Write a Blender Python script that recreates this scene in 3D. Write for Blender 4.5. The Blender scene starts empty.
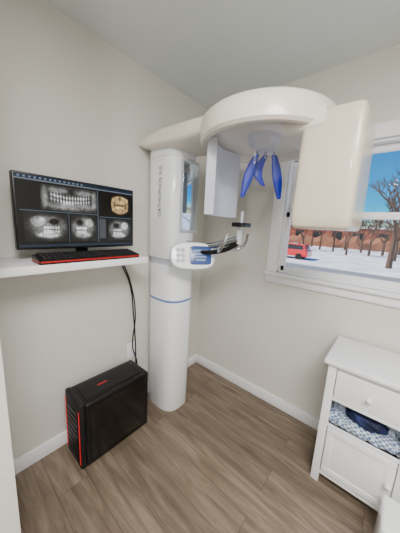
import bpy, bmesh, numpy as np, math, random
from mathutils import Vector, Matrix
random.seed(3)
H=2.44
CAMP=[-1.7185,-1.4345,1.4356,0.7013,0.1766,0.054,228.64]
# ---------- helpers
def lin(c):
    return tuple(((v/12.92) if v<=0.04045 else ((v+0.055)/1.055)**2.4) for v in c)
def mat(name,rgb,rough=.5,metal=0,alpha=1,trans=0,emit=None,estr=1,coat=0,ior=1.45):
    m=bpy.data.materials.new(name);m.use_nodes=True
    b=m.node_tree.nodes["Principled BSDF"]
    b.inputs["Base Color"].default_value=(*lin(rgb),1);b.inputs["Roughness"].default_value=rough
    b.inputs["Metallic"].default_value=metal;b.inputs["Alpha"].default_value=alpha
    b.inputs["Transmission Weight"].default_value=trans;b.inputs["Coat Weight"].default_value=coat
    b.inputs["IOR"].default_value=ior
    if emit: b.inputs["Emission Color"].default_value=(*lin(emit),1);b.inputs["Emission Strength"].default_value=estr
    return m
def noisy(name,a,b_,scale,rough=.6,bump=0,stretch=(1,1,1),detail=6,alpha=1,dist=.002):
    m=mat(name,a,rough,alpha=alpha);nt=m.node_tree;N=nt.nodes;Lk=nt.links;b=N["Principled BSDF"]
    tc=N.new("ShaderNodeTexCoord");mp=N.new("ShaderNodeMapping");mp.inputs["Scale"].default_value=stretch
    no=N.new("ShaderNodeTexNoise");no.inputs["Scale"].default_value=scale;no.inputs["Detail"].default_value=detail
    cr=N.new("ShaderNodeValToRGB");cr.color_ramp.elements[0].color=(*lin(a),1);cr.color_ramp.elements[1].color=(*lin(b_),1)
    cr.color_ramp.elements[0].position=.35;cr.color_ramp.elements[1].position=.65
    Lk.new(tc.outputs["Object"],mp.inputs[0]);Lk.new(mp.outputs[0],no.inputs["Vector"]);Lk.new(no.outputs["Fac"],cr.inputs[0]);Lk.new(cr.outputs[0],b.inputs["Base Color"])
    if bump:
        bp=N.new("ShaderNodeBump");bp.inputs["Strength"].default_value=bump;bp.inputs["Distance"].default_value=dist
        Lk.new(no.outputs["Fac"],bp.inputs["Height"]);Lk.new(bp.outputs[0],b.inputs["Normal"])
    return m
def empty(name,loc):
    e=bpy.data.objects.new(name,None);e.location=loc;e.empty_display_size=.1
    bpy.context.collection.objects.link(e);return e
def link(o,m,parent=None):
    bpy.context.collection.objects.link(o)
    if m: o.data.materials.append(m)
    if parent:
        o.parent=parent;o.matrix_parent_inverse=Matrix.Translation(-parent.location)
    return o
def fin(name,bm,m,parent=None,smooth=False,origin=True):
    bmesh.ops.recalc_face_normals(bm,faces=bm.faces)
    me=bpy.data.meshes.new(name);bm.to_mesh(me);bm.free()
    if smooth:
        for p in me.polygons:p.use_smooth=True
    o=bpy.data.objects.new(name,me)
    if origin and len(me.vertices):
        c=sum((v.co for v in me.vertices),Vector())/len(me.vertices)
        me.transform(Matrix.Translation(-c));o.location=c
    link(o,m,parent)
    if smooth:
        try: me.set_sharp_from_angle(angle=math.radians(40))
        except Exception: pass
    return o
def box(name,lo,hi,m,parent=None,bev=0,seg=3,rot=None):
    bm=bmesh.new();bmesh.ops.create_cube(bm,size=1)
    for v in bm.verts:
        v.co=Vector([(lo[i]+hi[i])/2+v.co[i]*(hi[i]-lo[i]) for i in range(3)])
    if bev: bmesh.ops.bevel(bm,geom=bm.edges[:],offset=bev,segments=seg,profile=.5,affect='EDGES')
    if rot:
        c=Vector([(lo[i]+hi[i])/2 for i in range(3)])
        bmesh.ops.rotate(bm,cent=c,matrix=rot,verts=bm.verts)
    return fin(name,bm,m,parent,smooth=bool(bev))
def loft(name,secs,m,parent=None,cap=True,closed=True,smooth=True):
    bm=bmesh.new();rows=[[bm.verts.new(p) for p in s] for s in secs];n=len(secs[0])
    for a,b in zip(rows,rows[1:]):
        for i in range(n if closed else n-1):
            j=(i+1)%n;bm.faces.new((a[i],a[j],b[j],b[i]))
    if cap and closed: bm.faces.new(rows[0]);bm.faces.new(rows[-1])
    return fin(name,bm,m,parent,smooth)
def sup(cx,cy,rx,ry,e=4,n=48):
    out=[]
    for i in range(n):
        t=2*math.pi*i/n;c,s=math.cos(t),math.sin(t)
        out.append((cx+rx*math.copysign(abs(c)**(2/e),c),cy+ry*math.copysign(abs(s)**(2/e),s)))
    return out
def vprism(name,cx,cy,rx,ry,z0,z1,m,parent=None,e=4,bev=.01,n=48):
    secs=[]
    for z,k in ((z0,-bev),(z0+bev*.3,-bev*.3),(z0+bev,0),(z1-bev,0),(z1-bev*.3,-bev*.3),(z1,-bev)):
        secs.append([(x,y,z) for x,y in sup(cx,cy,rx+k,ry+k,e,n)])
    return loft(name,secs,m,parent)
def tube(name,pts,r,m,parent=None,sm=True):
    cu=bpy.data.curves.new(name,'CURVE');cu.dimensions='3D';cu.bevel_depth=r;cu.bevel_resolution=4;cu.resolution_u=8
    if sm:
        s=cu.splines.new('BEZIER');s.bezier_points.add(len(pts)-1)
        for b,p in zip(s.bezier_points,pts): b.co=p;b.handle_left_type=b.handle_right_type='AUTO'
    else:
        s=cu.splines.new('POLY');s.points.add(len(pts)-1)
        for b,p in zip(s.points,pts): b.co=(*p,1)
    cu.use_fill_caps=True
    o=bpy.data.objects.new(name,cu);bpy.context.collection.objects.link(o)
    dg=bpy.context.evaluated_depsgraph_get();me=bpy.data.meshes.new_from_object(o.evaluated_get(dg))
    bpy.data.objects.remove(o)
    for p in me.polygons:p.use_smooth=True
    me.materials.clear()
    return link(bpy.data.objects.new(name,me),m,parent)
def lathe(name,prof,c,m,parent=None,n=64,a0=0,a1=360):
    full=abs(a1-a0)>=360;secs=[]
    k=n if full else n+1
    for i in range(k):
        t=math.radians(a0+(a1-a0)*i/n);secs.append([(c[0]+r*math.cos(t),c[1]+r*math.sin(t),z) for r,z in prof])
    if full: secs.append(secs[0])
    bm=bmesh.new();rows=[[bm.verts.new(p) for p in s] for s in secs]
    for a,b in zip(rows,rows[1:]):
        for i in range(len(prof)-1): bm.faces.new((a[i],a[i+1],b[i+1],b[i]))
    bmesh.ops.remove_doubles(bm,verts=bm.verts,dist=1e-5)
    return fin(name,bm,m,parent,True)
def cyl(name,a,b,r,m,parent=None,r2=None,n=24):
    a=Vector(a);b=Vector(b);d=b-a;bm=bmesh.new()
    bmesh.ops.create_cone(bm,cap_ends=True,segments=n,radius1=r,radius2=r if r2 is None else r2,depth=d.length)
    q=d.to_track_quat('Z','Y').to_matrix().to_4x4()
    bmesh.ops.transform(bm,matrix=Matrix.Translation((a+b)/2)@q,verts=bm.verts)
    return fin(name,bm,m,parent,True)
def ball(name,c,r,m,parent=None,sc=(1,1,1)):
    bm=bmesh.new();bmesh.ops.create_uvsphere(bm,u_segments=24,v_segments=16,radius=r)
    for v in bm.verts: v.co=Vector((c[0]+v.co.x*sc[0],c[1]+v.co.y*sc[1],c[2]+v.co.z*sc[2]))
    return fin(name,bm,m,parent,True)

# ---------- materials
M_wall=noisy("paint_wall",(.84,.83,.80),(.855,.845,.815),3,.75)
M_ceil=noisy("paint_ceiling",(.89,.92,.925),(.91,.935,.935),2,.8)
M_trim=mat("paint_trim",(.95,.95,.96),.4)
M_white=mat("white_shell",(.95,.955,.965),.22,coat=.5)
M_cream=mat("cream_shell",(.91,.885,.835),.3,coat=.3)
M_tube_shaded=mat("tube_head_shell_shaded",(.83,.785,.71),.3,coat=.3)  # cream shell with the backlit head's shade put into its colour
M_grey=mat("grey_plastic",(.72,.73,.75),.4)
M_lgrey=mat("light_grey_plastic",(.78,.79,.84),.35)
M_black=mat("black_plastic",(.03,.03,.035),.35)
M_dark=mat("dark_mesh",(.06,.06,.07),.6)
M_red=mat("red_plastic",(.7,.05,.06),.35)
M_redled=mat("red_led",(.5,.06,.08),.4,emit=(1,.12,.15),estr=.5)
M_blue=mat("blue_plastic",(0,.12,.62),.45)
M_chrome=mat("chrome",(.75,.77,.8),.15,metal=1)
M_mirror=mat("mirror_glass",(.8,.85,.9),.05,metal=1)
M_screenblue=mat("display_blue",(.22,.30,.5),.2,emit=(.25,.38,.7),estr=.15)
M_shade=mat("clear_guard",(.60,.62,.70),.05,alpha=.06)
M_glass=mat("window_glass",(1,1,1),.0,alpha=.02)
M_lamp=mat("lamp_diffuser",(1,1,1),.5,emit=(1,.98,.95),estr=5)
M_snow=noisy("snow_ground",(.95,.96,.98),(.80,.81,.83),.35,.9)
M_brick=noisy("brick_far",(.48,.22,.16),(.58,.34,.26),2,.9)
M_bark=mat("bark",(.32,.23,.18),.9)
M_twig=noisy("twigs",(.48,.28,.20),(.58,.40,.30),4,.95)
M_carred=mat("car_paint_red",(.80,.03,.05),.25,coat=1)
M_tire=mat("tire",(.05,.05,.05),.8)
M_carglass=mat("car_glass",(.12,.14,.17),.1)
M_asph=mat("asphalt",(.5,.51,.53),.9)

def wood():
    m=mat("vinyl_plank_floor",(.5,.4,.3),.34);nt=m.node_tree;N=nt.nodes;L=nt.links;b=N["Principled BSDF"]
    tc=N.new("ShaderNodeTexCoord");mp=N.new("ShaderNodeMapping");mp.inputs["Rotation"].default_value=(0,0,math.radians(90))
    L.new(tc.outputs["Object"],mp.inputs[0])
    br=N.new("ShaderNodeTexBrick");br.offset=.37;br.inputs["Color1"].default_value=(0,0,0,1);br.inputs["Color2"].default_value=(1,1,1,1)
    br.inputs["Mortar"].default_value=(.5,.5,.5,1)
    br.inputs["Scale"].default_value=1;br.inputs["Brick Width"].default_value=1.22;br.inputs["Row Height"].default_value=.152;br.inputs["Mortar Size"].default_value=.0012
    L.new(mp.outputs[0],br.inputs["Vector"])
    ad=N.new("ShaderNodeVectorMath");ad.operation='MULTIPLY_ADD';
    cmb=N.new("ShaderNodeCombineXYZ")
    mu=N.new("ShaderNodeMath");mu.operation='MULTIPLY';mu.inputs[1].default_value=13.7
    L.new(br.outputs["Color"],mu.inputs[0]);L.new(mu.outputs[0],cmb.inputs[0]);L.new(mu.outputs[0],cmb.inputs[2])
    ad.inputs[1].default_value=(1.6,16,1);L.new(mp.outputs[0],ad.inputs[0]);L.new(cmb.outputs[0],ad.inputs[2])
    no=N.new("ShaderNodeTexNoise");no.inputs["Scale"].default_value=1.5;no.inputs["Detail"].default_value=9;no.inputs["Roughness"].default_value=.65;no.inputs["Distortion"].default_value=.6
    L.new(ad.outputs[0],no.inputs["Vector"])
    cr=N.new("ShaderNodeValToRGB");e=cr.color_ramp.elements
    e[0].position=.3;e[0].color=(*lin((.335,.285,.24)),1);e[1].position=.72;e[1].color=(*lin((.575,.515,.45)),1)
    x=e.new(.5);x.color=(*lin((.455,.395,.335)),1)
    L.new(no.outputs["Fac"],cr.inputs[0])
    hs=N.new("ShaderNodeHueSaturation");mr=N.new("ShaderNodeMapRange");mr.inputs[3].default_value=.88;mr.inputs[4].default_value=1.1
    L.new(br.outputs["Color"],mr.inputs[0]);L.new(mr.outputs[0],hs.inputs["Value"]);L.new(cr.outputs[0],hs.inputs["Color"])
    mx=N.new("ShaderNodeMixRGB");mx.inputs[2].default_value=(*lin((.30,.26,.22)),1)
    L.new(br.outputs["Fac"],mx.inputs[0]);L.new(hs.outputs[0],mx.inputs[1]);L.new(mx.outputs[0],b.inputs["Base Color"])
    bu=N.new("ShaderNodeBump");bu.inputs["Strength"].default_value=.15;bu.inputs["Distance"].default_value=.001
    L.new(no.outputs["Fac"],bu.inputs["Height"]);L.new(bu.outputs[0],b.inputs["Normal"])
    return m
M_floor=wood()

# ---------- room
XL=-1.62; YB=-3.2; XB=-3.3
box("floor",(XB,YB,-.1),(0.15,0.15,0),M_floor)
box("ceiling",(XB,YB,H),(0.15,0.15,H+.1),M_ceil)
box("wall_left",(XB,0,0),(0.15,.15,H),M_wall)
WY0,WY1,WZ0,WZ1=-1.80,-.765,1.115,1.975
bm=bmesh.new()
def addbox(bm,lo,hi):
    r=bmesh.ops.create_cube(bm,size=1)
    for v in r['verts']: v.co=Vector([(lo[i]+hi[i])/2+v.co[i]*(hi[i]-lo[i]) for i in range(3)])
addbox(bm,(0,WY1,0),(.15,0,H));addbox(bm,(0,YB,0),(.15,WY0,H));addbox(bm,(0,WY0,0),(.15,WY1,WZ0));addbox(bm,(0,WY0,WZ1),(.15,WY1,H))
fin("wall_right",bm,M_wall)
box("wall_rear",(XB,YB-.15,0),(.15,YB,H),M_wall)
box("wall_far_side",(XB-.15,YB,0),(XB,0,H),M_wall)
box("wall_partition",(XL-.12,-.62,0),(XL,0,H),M_wall)
def baseb(name,lo,hi):
    box(name,lo,hi,M_trim,bev=.004,seg=2)
baseb("baseboard_left",(XL,-.014,0),(0,0,.09))
baseb("baseboard_right",(-.014,YB,0),(0,-.014,.09))
# window
w=empty("window_1",(0,(WY0+WY1)/2,WZ0))
def wb(n,lo,hi,bev=.003): return box(n,lo,hi,M_trim,w,bev=bev,seg=2)
cw=.08
wb("casing_side_1",(-.02,WY1,WZ0),(0,WY1+cw,WZ1+cw))
wb("casing_side_2",(-.02,WY0-cw,WZ0),(0,WY0,WZ1+cw))
wb("casing_head",(-.022,WY0,WZ1),(0,WY1,WZ1+cw))
wb("sill",(-.045,WY0-cw-.01,WZ0-.025),(.02,WY1+cw+.01,WZ0))
wb("apron",(-.018,WY0-cw,WZ0-.085),(0,WY1+cw,WZ0-.025))
wb("jamb_1",(.0,WY1-.015,WZ0),(.13,WY1,WZ1));wb("jamb_2",(.0,WY0,WZ0),(.13,WY0+.015,WZ1))
wb("jamb_head",(0,WY0,WZ1-.015),(.13,WY1,WZ1));wb("jamb_foot",(0,WY0,WZ0),(.13,WY1,WZ0+.015))
ZM=1.55
for nm,x0,za,zb in (("lower",.02,WZ0+.015,ZM+.02),("upper",.055,ZM-.02,WZ1-.015)):
    a,b=WY0+.015,WY1-.015;s=.03
    wb(nm+"_stile_1",(x0,b-s,za),(x0+.03,b,zb));wb(nm+"_stile_2",(x0,a,za),(x0+.03,a+s,zb))
    wb(nm+"_rail_foot",(x0,a,za),(x0+.03,b,za+.04));wb(nm+"_rail_head",(x0,a,zb-.04),(x0+.03,b,zb))
    box(nm+"_glass",(x0+.013,a+s,za+.035),(x0+.017,b-s,zb-.035),M_glass,w)

# ---------- shelf
sh=empty("wall_shelf",(-1.2,-.15,1.2))
box("board",(XL+.001,-.30,1.195),(-.87,-.001,1.232),M_trim,sh,bev=.003)
box("cleat",(XL+.001,-.03,1.155),(-.90,-.001,1.195),M_trim,sh,bev=.002)

# ---------- monitor
mo=empty("computer_monitor",(-1.18,-.15,1.232))
box("bezel",(-1.476,-.165,1.285),(-.885,-.125,1.625),M_black,mo,bev=.005)
NX,NY=480,270
u=np.linspace(0,1,NX)[None,:].repeat(NY,0);v=np.linspace(0,1,NY)[:,None].repeat(NX,1)
img=np.zeros((NY,NX,3))+.03
rng=np.random.default_rng(2)
def smooth_noise(n):
    g=rng.random((n+2,n*2+2));yy=np.linspace(0,n,NY);xx=np.linspace(0,n*2,NX)
    y0=yy.astype(int);x0=xx.astype(int);fy=(yy-y0)[:,None];fx=(xx-x0)[None,:]
    return (g[np.ix_(y0,x0)]*(1-fy)*(1-fx)+g[np.ix_(y0+1,x0)]*fy*(1-fx)+g[np.ix_(y0,x0+1)]*(1-fy)*fx+g[np.ix_(y0+1,x0+1)]*fy*fx)
NS=(smooth_noise(12)*.4+smooth_noise(30)*.35+smooth_noise(70)*.25)
def rect(x0,y0,x1,y1,c):
    mk=(u>=x0)&(u<=x1)&(v>=y0)&(v<=y1);img[mk]=c
def lc(x0,y0,x1,y1): return (u-x0)/(x1-x0)*2-1,(v-y0)/(y1-y0)*2-1,(u>=x0)&(u<=x1)&(v>=y0)&(v<=y1)
def put(I,mk,tint=(1,1,1)):
    I=I*(.4+1.0*NS)
    for k,t in enumerate(tint): img[...,k][mk]=(np.clip(I,0,1)*t)[mk]
def ell(a,b,cx,cy,rx,ry,soft=.45):
    d=np.sqrt(((a-cx)/rx)**2+((b-cy)/ry)**2);return 1/(1+np.exp(np.clip((d-1)/soft*3,-30,30)))
rect(0,.955,1,1,(.08,.12,.17));rect(0,.93,1,.95,(.33,.36,.40));rect(0,0,1,.035,(.10,.14,.20))
for i in range(14): rect(.02+i*.035,.962,.035+i*.035,.985,(.35,.42,.5))
def teeth(a,b,I,n,w,cyf,h,g,sx):
    for i in range(n):
        cx=-w+2*w*i/(n-1);cy=cyf(cx)
        I=I+g*ell(a,b,cx,cy+h*1.15,sx,h,.25)+g*ell(a,b,cx,cy-h*1.15,sx*.9,h,.25)
        I=I+g*.5*ell(a,b,cx,cy+h*2.4,sx*.5,h,.4)+g*.5*ell(a,b,cx,cy-h*2.4,sx*.5,h,.4)
    return I
def pano(x0,y0,x1,y1):
    a,b,mk=lc(x0,y0,x1,y1)
    I=.20+.28*ell(a,b,0,-.55,.85,.3)+.35*ell(a,b,-.88,.1,.1,.8)+.35*ell(a,b,.88,.1,.1,.8)+.25*ell(a,b,-.45,.65,.35,.2)+.25*ell(a,b,.45,.65,.35,.2)-.1*ell(a,b,0,.65,.12,.2)
    I=teeth(a,b,I,14,.66,lambda c:-.05+.4*c*c,.13,.45,.038)
    put(I*(1-.5*np.abs(a)**6),mk)
pano(.16,.54,.62,.90)
def jaw(x0,y0,x1,y1,den=.4,tint=(1,1,1),g=1):
    a,b,mk=lc(x0,y0,x1,y1)
    I=.03+den*ell(a,b,0,-.48,.72,.36,.25)+den*ell(a,b,0,.55,.75,.33,.25)+den*.8*ell(a,b,-.75,.05,.16,.6,.3)+den*.8*ell(a,b,.75,.05,.16,.6,.3)-.3*ell(a,b,0,.62,.12,.22,.3)
    I=teeth(a,b,I,9,.5,lambda c:-.02+.25*c*c,.12,.45,.05)
    put(I*g,mk,tint)
def slice_(x0,y0,x1,y1,s):
    a,b,mk=lc(x0,y0,x1,y1)
    I=.10+.30*ell(a,b,s*.1,0,.85,.8,.3)+.35*ell(a,b,-s*.4,.4,.3,.35,.3)-.3*ell(a,b,s*.35,.4,.25,.22,.3)+.3*ell(a,b,s*.1,-.55,.55,.18,.3)
    for i in range(6):
        cx=-.1+.13*i;I=I+.5*ell(a,b,s*cx,-.02,.055,.11,.25)+.45*ell(a,b,s*cx,-.30,.05,.11,.25)
    put(I,mk)
slice_(.04,.08,.35,.50,1);slice_(.38,.08,.61,.50,-1);slice_(.73,.08,.985,.47,-1)
jaw(.75,.53,.96,.90,.5,(1,.84,.58),1.35)
rect(.635,.12,.70,.46,(.22,.23,.25));rect(.02,.515,.62,.525,(.25,.3,.36));rect(.64,.485,.985,.495,(.25,.3,.36));rect(.622,.06,.628,.92,(.28,.32,.38));rect(.362,.06,.367,.51,(.25,.3,.36))
verts=[];x0,x1,z0,z1=-1.468,-.893,1.297,1.617
for j in range(NY):
    for i in range(NX): verts.append((x0+(x1-x0)*i/(NX-1),-.1656,z0+(z1-z0)*j/(NY-1)))
faces=[(j*NX+i,j*NX+i+1,(j+1)*NX+i+1,(j+1)*NX+i) for j in range(NY-1) for i in range(NX-1)]
me=bpy.data.meshes.new("screen");me.from_pydata(verts,[],faces)
ca=me.color_attributes.new("px",'FLOAT_COLOR','POINT')
ca.data.foreach_set("color",np.concatenate([np.clip(img,0,1).reshape(-1,3)**2.2,np.ones((NX*NY,1))],1).ravel().astype(np.float32))
ms=mat("xray_display",(.02,.02,.02),.25);nt=ms.node_tree;at=nt.nodes.new("ShaderNodeAttribute");at.attribute_name="px"
nt.links.new(at.outputs["Color"],nt.nodes["Principled BSDF"].inputs["Emission Color"]);nt.nodes["Principled BSDF"].inputs["Emission Strength"].default_value=1.9
link(bpy.data.objects.new("screen",me),ms,mo)
box("neck",(-1.21,-.125,1.25),(-1.15,-.10,1.42),M_black,mo,bev=.005)
vprism("foot",-1.18,-.11,.13,.06,1.2325,1.247,M_black,mo,e=3,bev=.004)
# keyboard
kb=empty("keyboard",(-1.2,-.25,1.232))
bm=bmesh.new()
pr=[(-.298,1.2325),(-.298,1.250),(-.29,1.256),(-.20,1.268),(-.185,1.266),(-.18,1.2325)]
r1=[bm.verts.new((-1.43,a,b)) for a,b in pr];r2=[bm.verts.new((-.93,a,b)) for a,b in pr]
for i in range(len(pr)): bm.faces.new((r1[i],r1[(i+1)%len(pr)],r2[(i+1)%len(pr)],r2[i]))
bm.faces.new(r1);bm.faces.new(r2)
bmesh.ops.bevel(bm,geom=bm.edges[:],offset=.003,segments=2,affect='EDGES')
fin("tray",bm,M_black,kb)
box("red_edge",(-1.425,-.2995,1.240),(-.935,-.2965,1.247),M_red,kb,bev=.001)
box("red_edge_side",(-1.4315,-.295,1.240),(-1.4285,-.19,1.247),M_red,kb,bev=.001)
for r in range(5):
    for c in range(22):
        xx=-1.415+c*.0215;yy=-.288+r*.0195;zz=1.254+r*.0027
        box("key",(xx,yy,zz),(xx+.018,yy+.016,zz+.009),M_dark,kb,bev=.002,seg=1)

# ---------- tower PC
pc=empty("computer_tower",(-1.06,-.16,0))
X0,X1,Y0,Y1,ZT=-1.28,-.835,-.275,-.06,.435
box("chassis",(X0+.02,Y0,.02),(X1,Y1,ZT-.01),M_black,pc,bev=.008)
box("side_window",(X0+.05,Y0-.003,.05),(X1-.03,Y0,ZT-.04),mat("tinted_panel",(.015,.012,.02),.12,coat=.6),pc,bev=.001)
box("front_bezel",(X0-.01,Y0+.005,.015),(X0+.022,Y1-.005,ZT),M_dark,pc,bev=.01)
box("led_strip_1",(X0-.013,Y0+.012,.05),(X0-.008,Y0+.016,ZT-.04),M_redled,pc)
box("led_strip_2",(X0-.013,Y1-.02,.05),(X0-.008,Y1-.016,ZT-.04),M_redled,pc)
for i in range(9): box("front_slat",(X0-.014,Y0+.04,.06+i*.036),(X0-.009,Y1-.04,.078+i*.036),M_black,pc,bev=.001,seg=1)
box("top_vent",(X0+.04,Y0+.03,ZT-.011),(X1-.04,Y1-.03,ZT-.004),M_dark,pc,bev=.002)
box("top_logo",(X0+.14,Y0+.10,ZT-.0045),(X0+.20,Y0+.112,ZT-.003),M_red,pc)
for a in (X0+.06,X1-.06):
    for b in (Y0+.04,Y1-.04): cyl("rubber_foot",(a,b,0),(a,b,.022),.015,M_dark,pc)
# cables
cb=empty("power_cables",(-.8,-.03,.6))
for k in range(2):
    dx=k*.016
    tube("cable_%d"%(k+1),[(-.885+dx,-.02,1.15),(-.825+dx*.5,-.03,1.0),(-.79+dx,-.025,.75),(-.775-dx*1.6,-.03,.5),(-.765+dx*.5,-.02,.36),(-.765+dx,-.03,.02)],.0045,M_black,cb)
box("wall_outlet_plate",(-.835,-.008,.40),(-.765,0,.52),M_trim,bev=.003)

# ---------- dental panoramic x-ray unit
xr=empty("dental_panoramic_xray_machine",(-.57,-.16,0))
CX=-.56
vprism("base_column",CX,-.172,.128,.158,0,1.15,M_white,xr,e=2.8,bev=.012)
vprism("column_band",CX,-.172,.1295,.1595,.885,.90,mat("band_blue",(.35,.5,.75),.35),xr,e=2.8,bev=.001)
vprism("inner_column",CX,-.155,.112,.13,1.1,1.93,M_lgrey,xr,e=3.5,bev=.004)
vprism("carriage",CX-.005,-.165,.13,.145,1.19,1.93,M_white,xr,e=3.6,bev=.02)
vprism("carriage_seam",CX-.005,-.165,.1307,.1457,1.865,1.869,M_grey,xr,e=3.6,bev=.0005)
box("mirror_frame",(CX-.065,-.3155,1.38),(CX+.105,-.30,1.86),M_grey,xr,bev=.006)
box("mirror",(CX-.05,-.3175,1.40),(CX+.095,-.3145,1.84),M_mirror,xr,bev=.001)
secs=[]
for y,xa,xb,za,zb in ((-.005,-.74,-.46,1.94,1.975),(-.05,-.75,-.44,1.925,1.985),(-.12,-.75,-.43,1.91,2.005),(-.25,-.75,-.42,1.905,2.02),(-.4,-.745,-.40,1.905,2.02),(-.6,-.74,-.36,1.91,2.015),(-.8,-.74,-.32,1.92,2.005),(-.98,-.68,-.36,1.93,1.99),(-1.05,-.62,-.42,1.94,1.975)):
    cx,cz=(xa+xb)/2,(za+zb)/2;secs.append([(px,y,pz) for px,pz in sup(cx,cz,(xb-xa)/2,(zb-za)/2,4.5,48)])
loft("overhead_arm",secs,M_cream,xr)
RC=(-.52,-.82)
lathe("rotor_ring",[(0,1.915),(.25,1.915),(.285,1.905),(.292,1.875),(.305,1.862),(.326,1.863),(.338,1.875),(.342,1.935),(.336,1.965),(.32,1.98),(.28,1.99),(0,1.992)],RC,M_cream,xr,80)
lathe("rotor_hub",[(0,1.87),(.07,1.87),(.085,1.89),(.085,1.93)],RC,M_lgrey,xr,40)
secs=[]
for y,hw,za,zb in ((-.98,.175,1.84,1.975),(-1.06,.185,1.83,1.955),(-1.15,.183,1.83,1.925)):
    secs.append([(px,y,pz) for px,pz in sup(-.505,(za+zb)/2,hw,(zb-za)/2,5,48)])
loft("rotor_bridge",secs,M_cream,xr)
secs=[]
for z,rx,ry in ((1.448,.165,.1),(1.452,.174,.109),(1.462,.180,.115),(1.50,.184,.118),(1.7,.180,.116),(1.87,.176,.112),(1.898,.173,.109),(1.908,.167,.104),(1.912,.155,.095)):
    secs.append([(x,y,z) for x,y in sup(-.505,-1.175,rx,ry,11,88)])
loft("tube_head",secs,M_tube_shaded,xr)
def arcwall(name,a0,a1,r0,r1,ztop,zfun,m,n=40):
    secs=[]
    for i in range(n+1):
        f=i/n;a=math.radians(a0+(a1-a0)*f);zb=zfun(f);c,s=math.cos(a),math.sin(a)
        secs.append([(RC[0]+r*c,RC[1]+r*s,z) for r,z in ((r0,ztop),(r1,ztop),(r1,zb),(r0,zb))])
    return loft(name,secs,m,xr)
arcwall("sensor_panel",60,138,.25,.30,1.89,lambda f:1.50,M_lgrey)
bm=bmesh.new();prev=None;n=48
for i in range(n+1):
    f=i/n;a=math.radians(138+(255-138)*f);zb=1.50+.20*min(1,f*1.1)**1.3
    p=(RC[0]+.302*math.cos(a),RC[1]+.302*math.sin(a))
    cur=(bm.verts.new((*p,1.89)),bm.verts.new((*p,zb)))
    if prev: bm.faces.new((prev[0],prev[1],cur[1],cur[0]))
    prev=cur
fin("clear_guard",bm,M_shade,xr,True)
hp=Vector((-.53,-.84,1.80));sd=Vector((math.sin(.7),-math.cos(.7),0))
def blade(name,d0,d1,top,ln,fw):
    secs=[]
    for i in range(14):
        f=i/13
        off=d0+(d1-d0)*(f**.8);z=top-ln*f
        fy=fw*math.sin(f*math.pi)
        wd=(.013+.013*math.sin(min(1,f*1.1)*math.pi))*(1 if f<.97 else .7);th=.010
        c=hp+sd*off+Vector((0,1,0))*fy
        nrm=Vector((-sd.y,sd.x,0))
        secs.append([tuple(Vector((c.x,c.y,z))+sd*px+nrm*py) for px,py in sup(0,0,wd,th,2.5,16)])
    loft(name,secs,M_blue,xr)
vprism("support_hub",hp.x,hp.y,.06,.05,1.835,1.875,M_lgrey,xr,e=3,bev=.006)
for d in (-.045,.0,.045):
    c=hp+sd*d;cyl("support_pin",(c.x,c.y,1.80),(c.x,c.y,1.84),.007,M_chrome,xr)
blade("temple_support_1",-.045,-.105,1.82,.22,0)
blade("forehead_support",0,.005,1.815,.15,.04)
blade("temple_support_2",.045,.095,1.82,.22,0)
# chin rest arm
tube("bite_arm",[(CX+.02,-.28,1.31),(CX+.02,-.45,1.30),(CX+.03,-.60,1.325),(CX+.03,-.72,1.37)],.024,M_chrome,xr)
tube("bite_arm_lower",[(CX-.05,-.30,1.275),(CX-.04,-.5,1.268),(CX+.0,-.64,1.295),(CX+.02,-.72,1.34)],.014,M_black,xr)
tube("hand_grip_1",[(CX-.02,-.62,1.30),(CX-.08,-.66,1.30),(CX-.10,-.70,1.34),(CX-.09,-.72,1.40)],.011,M_chrome,xr)
tube("hand_grip_2",[(CX+.06,-.62,1.30),(CX+.13,-.66,1.30),(CX+.15,-.70,1.34),(CX+.14,-.72,1.40)],.011,M_chrome,xr)
cyl("bite_post",(CX+.03,-.72,1.34),(CX+.03,-.72,1.46),.017,M_grey,xr)
box("chin_rest",(CX-.025,-.765,1.44),(CX+.085,-.695,1.465),M_black,xr,bev=.007)
cyl("bite_rod",(CX+.03,-.73,1.46),(CX+.03,-.73,1.53),.009,M_grey,xr)
pn=Matrix.Rotation(math.radians(-35),3,'Z')@Matrix.Rotation(math.radians(-18),3,'X')
pcn=Vector((-.64,-.46,1.24))
def panelpart(name,px,pz,rx,rz,y0,y1,m,e=4):
    secs=[]
    for y,k in ((y0,-.006),(y0+(y1-y0)*.3,0),(y0+(y1-y0)*.7,0),(y1,-.006)):
        secs.append([tuple(pcn+pn@Vector((a,y,b))) for a,b in sup(px,pz,rx+k,rz+k,e,40)])
    loft(name,secs,m,xr)
panelpart("control_panel",0,0,.145,.088,-.02,.02,M_white,3)
panelpart("control_panel_rim",0,0,.149,.092,-.008,.008,M_grey,3)
panelpart("control_display",.045,.003,.07,.06,-.024,-.018,M_screenblue,7)
for i in range(4): panelpart("display_line_%d"%(i+1),.045,.033-.02*i,.05-.006*i,.0065,-.0245,-.0235,mat("display_text_%d"%i,(.5,.58,.72),.4),6)
for i in range(6):
    panelpart("button_%d"%(i+1),-.068-.030*(i%2),.035-.033*(i//2),.013,.013,-.025,-.016,M_grey,2)
tube("panel_bracket",[(CX,-.28,1.26),(CX-.02,-.36,1.255),(-.63,-.44,1.25)],.02,M_grey,xr)
tx=bpy.data.curves.new("brand_label","FONT");tx.body="ORTHOPHOS XG";tx.size=.042;tx.extrude=.0004
to=bpy.data.objects.new("tmp",tx);bpy.context.collection.objects.link(to)
dg=bpy.context.evaluated_depsgraph_get();tm=bpy.data.meshes.new_from_object(to.evaluated_get(dg));bpy.data.objects.remove(to)
tm.materials.clear()
lab=bpy.data.objects.new("label_text",tm)
lm=Matrix.Identity(4)
lm.col[0]=(0,0,1,0);lm.col[1]=(0,1,0,0);lm.col[2]=(-1,0,0,0);lm.col[3]=(CX-.1358,-.20,1.48,1)
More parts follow.
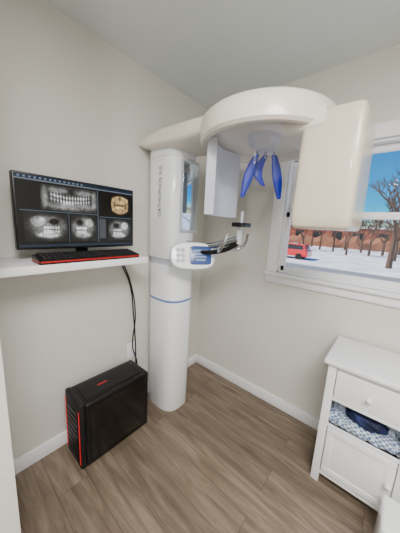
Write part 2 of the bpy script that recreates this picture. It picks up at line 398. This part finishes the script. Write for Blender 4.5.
tm.transform(lm);link(lab,mat("label_grey",(.2,.21,.25),.5),xr)

# ---------- white cabinet
cb2=empty("bedside_cabinet",(-.22,-1.43,0))
A0,A1=-.39,-.03;B0,B1=-1.645,-1.258
box("top",(A0-.02,B0-.02,.745),(A1,B1+.02,.77),M_trim,cb2,bev=.005)
for y in (B1-.02,B0):
    box("side_panel",(A0+.02,y,.07),(A1,y+.02,.745),M_trim,cb2)
for y in (B1-.04,B0):
    box("front_leg",(A0,y,0),(A0+.035,y+.04,.745),M_trim,cb2,bev=.003)
    box("back_leg",(A1-.04,y,0),(A1,y+.04,.745),M_trim,cb2,bev=.003)
box("back_panel",(A1-.01,B0+.02,.07),(A1,B1-.02,.745),M_trim,cb2)
for n,z in (("rail",.722),("rail",.54),("rail",.375),("rail",.06)):
    box(n,(A0+.004,B0+.04,z),(A0+.03,B1-.04,z+.02),M_trim,cb2,bev=.002)
box("niche_floor",(A0+.01,B0+.02,.385),(A1,B1-.02,.395),M_trim,cb2)
box("niche_ceiling",(A0+.01,B0+.02,.545),(A1,B1-.02,.56),M_trim,cb2)
box("bottom_panel",(A0+.01,B0+.02,.065),(A1,B1-.02,.08),M_trim,cb2)
box("drawer_front",(A0+.002,B0+.044,.563),(A0+.022,B1-.044,.719),M_trim,cb2,bev=.004)
box("door_frame",(A0+.002,B0+.044,.088),(A0+.022,B1-.044,.372),M_trim,cb2,bev=.004)
for lo,hi in (((A0-.002,B0+.044,.088),(A0+.006,B1-.044,.125)),((A0-.002,B0+.044,.335),(A0+.006,B1-.044,.372)),((A0-.002,B0+.044,.125),(A0+.006,B0+.081,.335)),((A0-.002,B1-.081,.125),(A0+.006,B1-.044,.335))):
    box("door_moulding",lo,hi,M_trim,cb2,bev=.003)
def knob(p):
    cyl("knob_stem",(p[0],p[1],p[2]),(p[0]-.018,p[1],p[2]),.006,M_trim,cb2);ball("knob",(p[0]-.024,p[1],p[2]),.014,M_trim,cb2,(.8,1,1))
knob((A0,(B0+B1)/2,.64));knob((A0,B0+.062,.25))
bags=empty("bagged_dental_supplies",(-.28,-1.43,.4))
def lump(name,cx,cy,z0,rx,ry,h,m,seed,amp=.05):
    rg=random.Random(seed);ph=[rg.random()*6 for _ in range(6)]
    secs=[]
    for i in range(11):
        f=i/10;k=.55+.45*math.sqrt(max(0,1-abs(f*2-1)**3))
        secs.append([(cx+(x-cx)*k*(1+amp*math.sin(5*j*.26+ph[0]+f*9)),cy+(y-cy)*k*(1+amp*math.sin(7*j*.26+ph[1]+f*7)),z0+h*f+(.1*h*math.sin(j*.7+ph[2]) if 0<i<10 else 0)) for j,(x,y) in enumerate(sup(cx,cy,rx,ry,3,48))])
    return loft(name,secs,m,bags)
def checked():
    m=mat("printed_bag",(.8,.85,.9),.35);nt=m.node_tree;N=nt.nodes
    ck=N.new("ShaderNodeTexChecker");ck.inputs["Scale"].default_value=75;ck.inputs["Color1"].default_value=(*lin((.80,.84,.88)),1);ck.inputs["Color2"].default_value=(*lin((.38,.46,.60)),1)
    tc=N.new("ShaderNodeTexCoord");nt.links.new(tc.outputs["Object"],ck.inputs["Vector"]);nt.links.new(ck.outputs[0],N["Principled BSDF"].inputs["Base Color"]);return m
M_b1=checked();M_b2=noisy("navy_cloth",(.02,.05,.16),(.06,.13,.34),20,.7)
M_b3=noisy("clear_bag",(.8,.84,.9),(.62,.68,.78),25,.15,bump=1,alpha=.7,dist=.01)
lump("printed_bag_1",-.32,-1.40,.3965,.072,.11,.055,M_b1,1)
lump("printed_bag_2",-.325,-1.53,.3965,.063,.075,.05,M_b1,4,.07)
lump("navy_pack",-.29,-1.46,.445,.08,.095,.065,M_b2,2,.08)
lump("clear_bag",-.24,-1.35,.3965,.08,.06,.10,M_b3,7,.1)
lump("clear_bag_2",-.25,-1.55,.44,.08,.055,.075,M_b3,9,.1)
# small white appliance
ap=empty("air_purifier",(-.52,-1.68,0))
box("body",(-.63,-1.80,.01),(-.45,-1.565,.25),M_white,ap,bev=.015)
box("base",(-.62,-1.79,0),(-.46,-1.575,.012),M_grey,ap)
for i in range(6): box("vent_slat",(-.633,-1.77,.04+i*.03),(-.629,-1.59,.05+i*.03),M_grey,ap)
# ---------- ceiling lamp and added ceiling fill
lf=empty("ceiling_light_panel",(-1.9,-1.9,H))
box("frame",(-2.25,-2.5,H-.03),(-1.55,-1.5,H),M_trim,lf,bev=.004)
box("diffuser",(-2.22,-2.47,H-.034),(-1.58,-1.53,H-.029),M_lamp,lf)
ld_=bpy.data.lights.new("panel_light","AREA");ld_.shape='RECTANGLE';ld_.size=.6;ld_.size_y=.9;ld_.energy=76;ld_.color=(1,.985,.965)
lo=bpy.data.objects.new("panel_light",ld_);lo.location=(-1.9,-2.0,H-.04);bpy.context.collection.objects.link(lo)
lo.parent=lf;lo.matrix_parent_inverse=Matrix.Translation(-lf.location)
gl=empty("added_fill_lamp",(-2.4,-1.3,H))  # unseen hanging fill light, added to brighten the ceiling
cyl("fill_cord",(-2.4,-1.3,2.1),(-2.4,-1.3,H),.006,M_dark,gl)
lathe("fill_dish",[(.02,2.02),(.12,2.04),(.16,2.08)],(-2.4,-1.3),M_trim,gl,32)
pl=bpy.data.lights.new("added_fill_point","POINT");pl.energy=36;pl.shadow_soft_size=.08;pl.color=(1,.99,.97)
po=bpy.data.objects.new("added_fill_point",pl);po.location=(-2.4,-1.3,2.15);bpy.context.collection.objects.link(po)
po.parent=gl;po.matrix_parent_inverse=Matrix.Translation(-gl.location)

# ---------- exterior
GZ=-1.7
box("snow_ground",(.6,-60,GZ-.2),(90,60,GZ),M_snow)
box("road",(18,-60,GZ),(21,60,GZ+.02),M_asph)
KX,KY=25.5,8.0
car=empty("red_suv",(KX,KY,GZ))
prof=[(-2.3,.35),(-2.3,.95),(-2.1,1.05),(-1.9,1.65),(-.2,1.72),(.45,1.65),(1.0,1.12),(2.05,.98),(2.25,.7),(2.25,.35)]
secs=[]
for x,k in ((-.9,.96),(-.85,1),(.85,1),(.9,.96)):
    secs.append([(KX+x,KY+p*k,GZ+.02+.7+(q-.7)*k) for p,q in prof])
loft("body",secs,M_carred,car,smooth=False)
for sx in (-.905,.905):
    bm=bmesh.new();f=bm.faces.new([bm.verts.new((KX+sx,KY+p,GZ+q)) for p,q in ((-1.85,1.12),(-1.72,1.58),(-.2,1.62),(.38,1.57),(.85,1.13))])
    fin("side_glass",bm,M_carglass,car)
for yy in (-1.4,1.4):
    for sx in (-.92,.72): cyl("wheel",(KX+sx,KY+yy,GZ+.36),(KX+sx+.22,KY+yy,GZ+.36),.35,M_tire,car)
bd=empty("brick_building",(62,0,GZ))
box("body",(60,-45,GZ),(70,40,GZ+4.4),M_brick,bd)
box("roof",(59.7,-45.3,GZ+4.4),(70.3,40.3,GZ+4.8),M_snow,bd)
for i in range(19): box("window",(59.9,-42+i*4.2,GZ+1.3),(60.05,-40+i*4.2,GZ+3.4),M_carglass,bd)
def tree(name,x,y,h,seed):
    rg=random.Random(seed);bm=bmesh.new()
    def br(a,d,l,r,dep):
        b=a+d*l
        q=d.to_track_quat('Z','Y').to_matrix().to_4x4()
        g=bmesh.ops.create_cone(bm,cap_ends=False,segments=4,radius1=r,radius2=r*.65,depth=l)
        bmesh.ops.transform(bm,matrix=Matrix.Translation((a+b)/2)@q,verts=g['verts'])
        if dep<=0:return
        for _ in range(3 if dep>1 else 4):
            n=(d+Vector((rg.uniform(-.8,.8),rg.uniform(-.8,.8),rg.uniform(-.1,.5)))).normalized()
            br(b-d*l*rg.uniform(0,.3),n,l*rg.uniform(.6,.8),max(.022,r*.6),dep-1)
    br(Vector((x,y,GZ)),Vector((0,0,1)),h*.27,h*.022,5)
    return fin(name,bm,M_bark,None)
spots=[(40,14,8),(44,9,8),(38,4,7.5),(44,0,9),(40,-4,8),(27,-1.2,12),(46,18,8),(43,-9,7),(42,6.5,7.5),(39,10.5,8),(46,3,8.5),(41,1.5,8),(50,6,9),(50,12,9),(50,-2,9),(36,-7,8),(36,-1.5,10)]
for i,(x,y,h) in enumerate(spots): tree("bare_tree" if i==0 else "bare_tree.%03d"%i,x,y,h,i+5)
loft("leafless_hedge",[[(56+a,y,GZ+max(0,b)+(.5*math.sin(y*1.3)+.4*math.sin(y*2.9) if b>1 else 0)) for a,b in ((-1,0),(-1.2,1.2),(0,2.3),(1.2,1.2),(1,0))] for y in range(-40,41)],M_twig)

# ---------- world & sun
wd=bpy.data.worlds.new("World");bpy.context.scene.world=wd;wd.use_nodes=True;nt=wd.node_tree
sk=nt.nodes.new("ShaderNodeTexSky");sk.sky_type='NISHITA';sk.sun_disc=False;sk.sun_elevation=math.radians(38);sk.sun_rotation=math.radians(200);sk.air_density=1.0;sk.dust_density=0;sk.ozone_density=6
hs=nt.nodes.new("ShaderNodeHueSaturation");hs.inputs["Saturation"].default_value=2.0
nt.links.new(sk.outputs[0],hs.inputs["Color"])
bg=nt.nodes["Background"];bg.inputs[1].default_value=.18;nt.links.new(hs.outputs[0],bg.inputs[0])
sl=bpy.data.lights.new("sun","SUN");sl.energy=8;sl.angle=.02;sl.color=(1,.95,.88)
so=bpy.data.objects.new("sun",sl);so.rotation_euler=Vector((.55,-.5,-.75)).to_track_quat('-Z','Y').to_euler();so.location=(5,5,8);bpy.context.collection.objects.link(so)

# ---------- camera
x,y,z,yaw,pit,rol,f=CAMP
F=Vector((math.cos(yaw)*math.cos(pit),math.sin(yaw)*math.cos(pit),-math.sin(pit)))
R=Vector((math.sin(yaw),-math.cos(yaw),0));U=R.cross(F)
R2=R*math.cos(rol)+U*math.sin(rol);U2=-R*math.sin(rol)+U*math.cos(rol)
cd=bpy.data.cameras.new("camera");cd.sensor_fit='VERTICAL';cd.sensor_height=36;cd.lens=f/533*36;cd.clip_start=.02
co=bpy.data.objects.new("camera",cd)
co.matrix_world=Matrix(((R2.x,U2.x,-F.x,x),(R2.y,U2.y,-F.y,y),(R2.z,U2.z,-F.z,z),(0,0,0,1)))
bpy.context.collection.objects.link(co);bpy.context.scene.camera=co
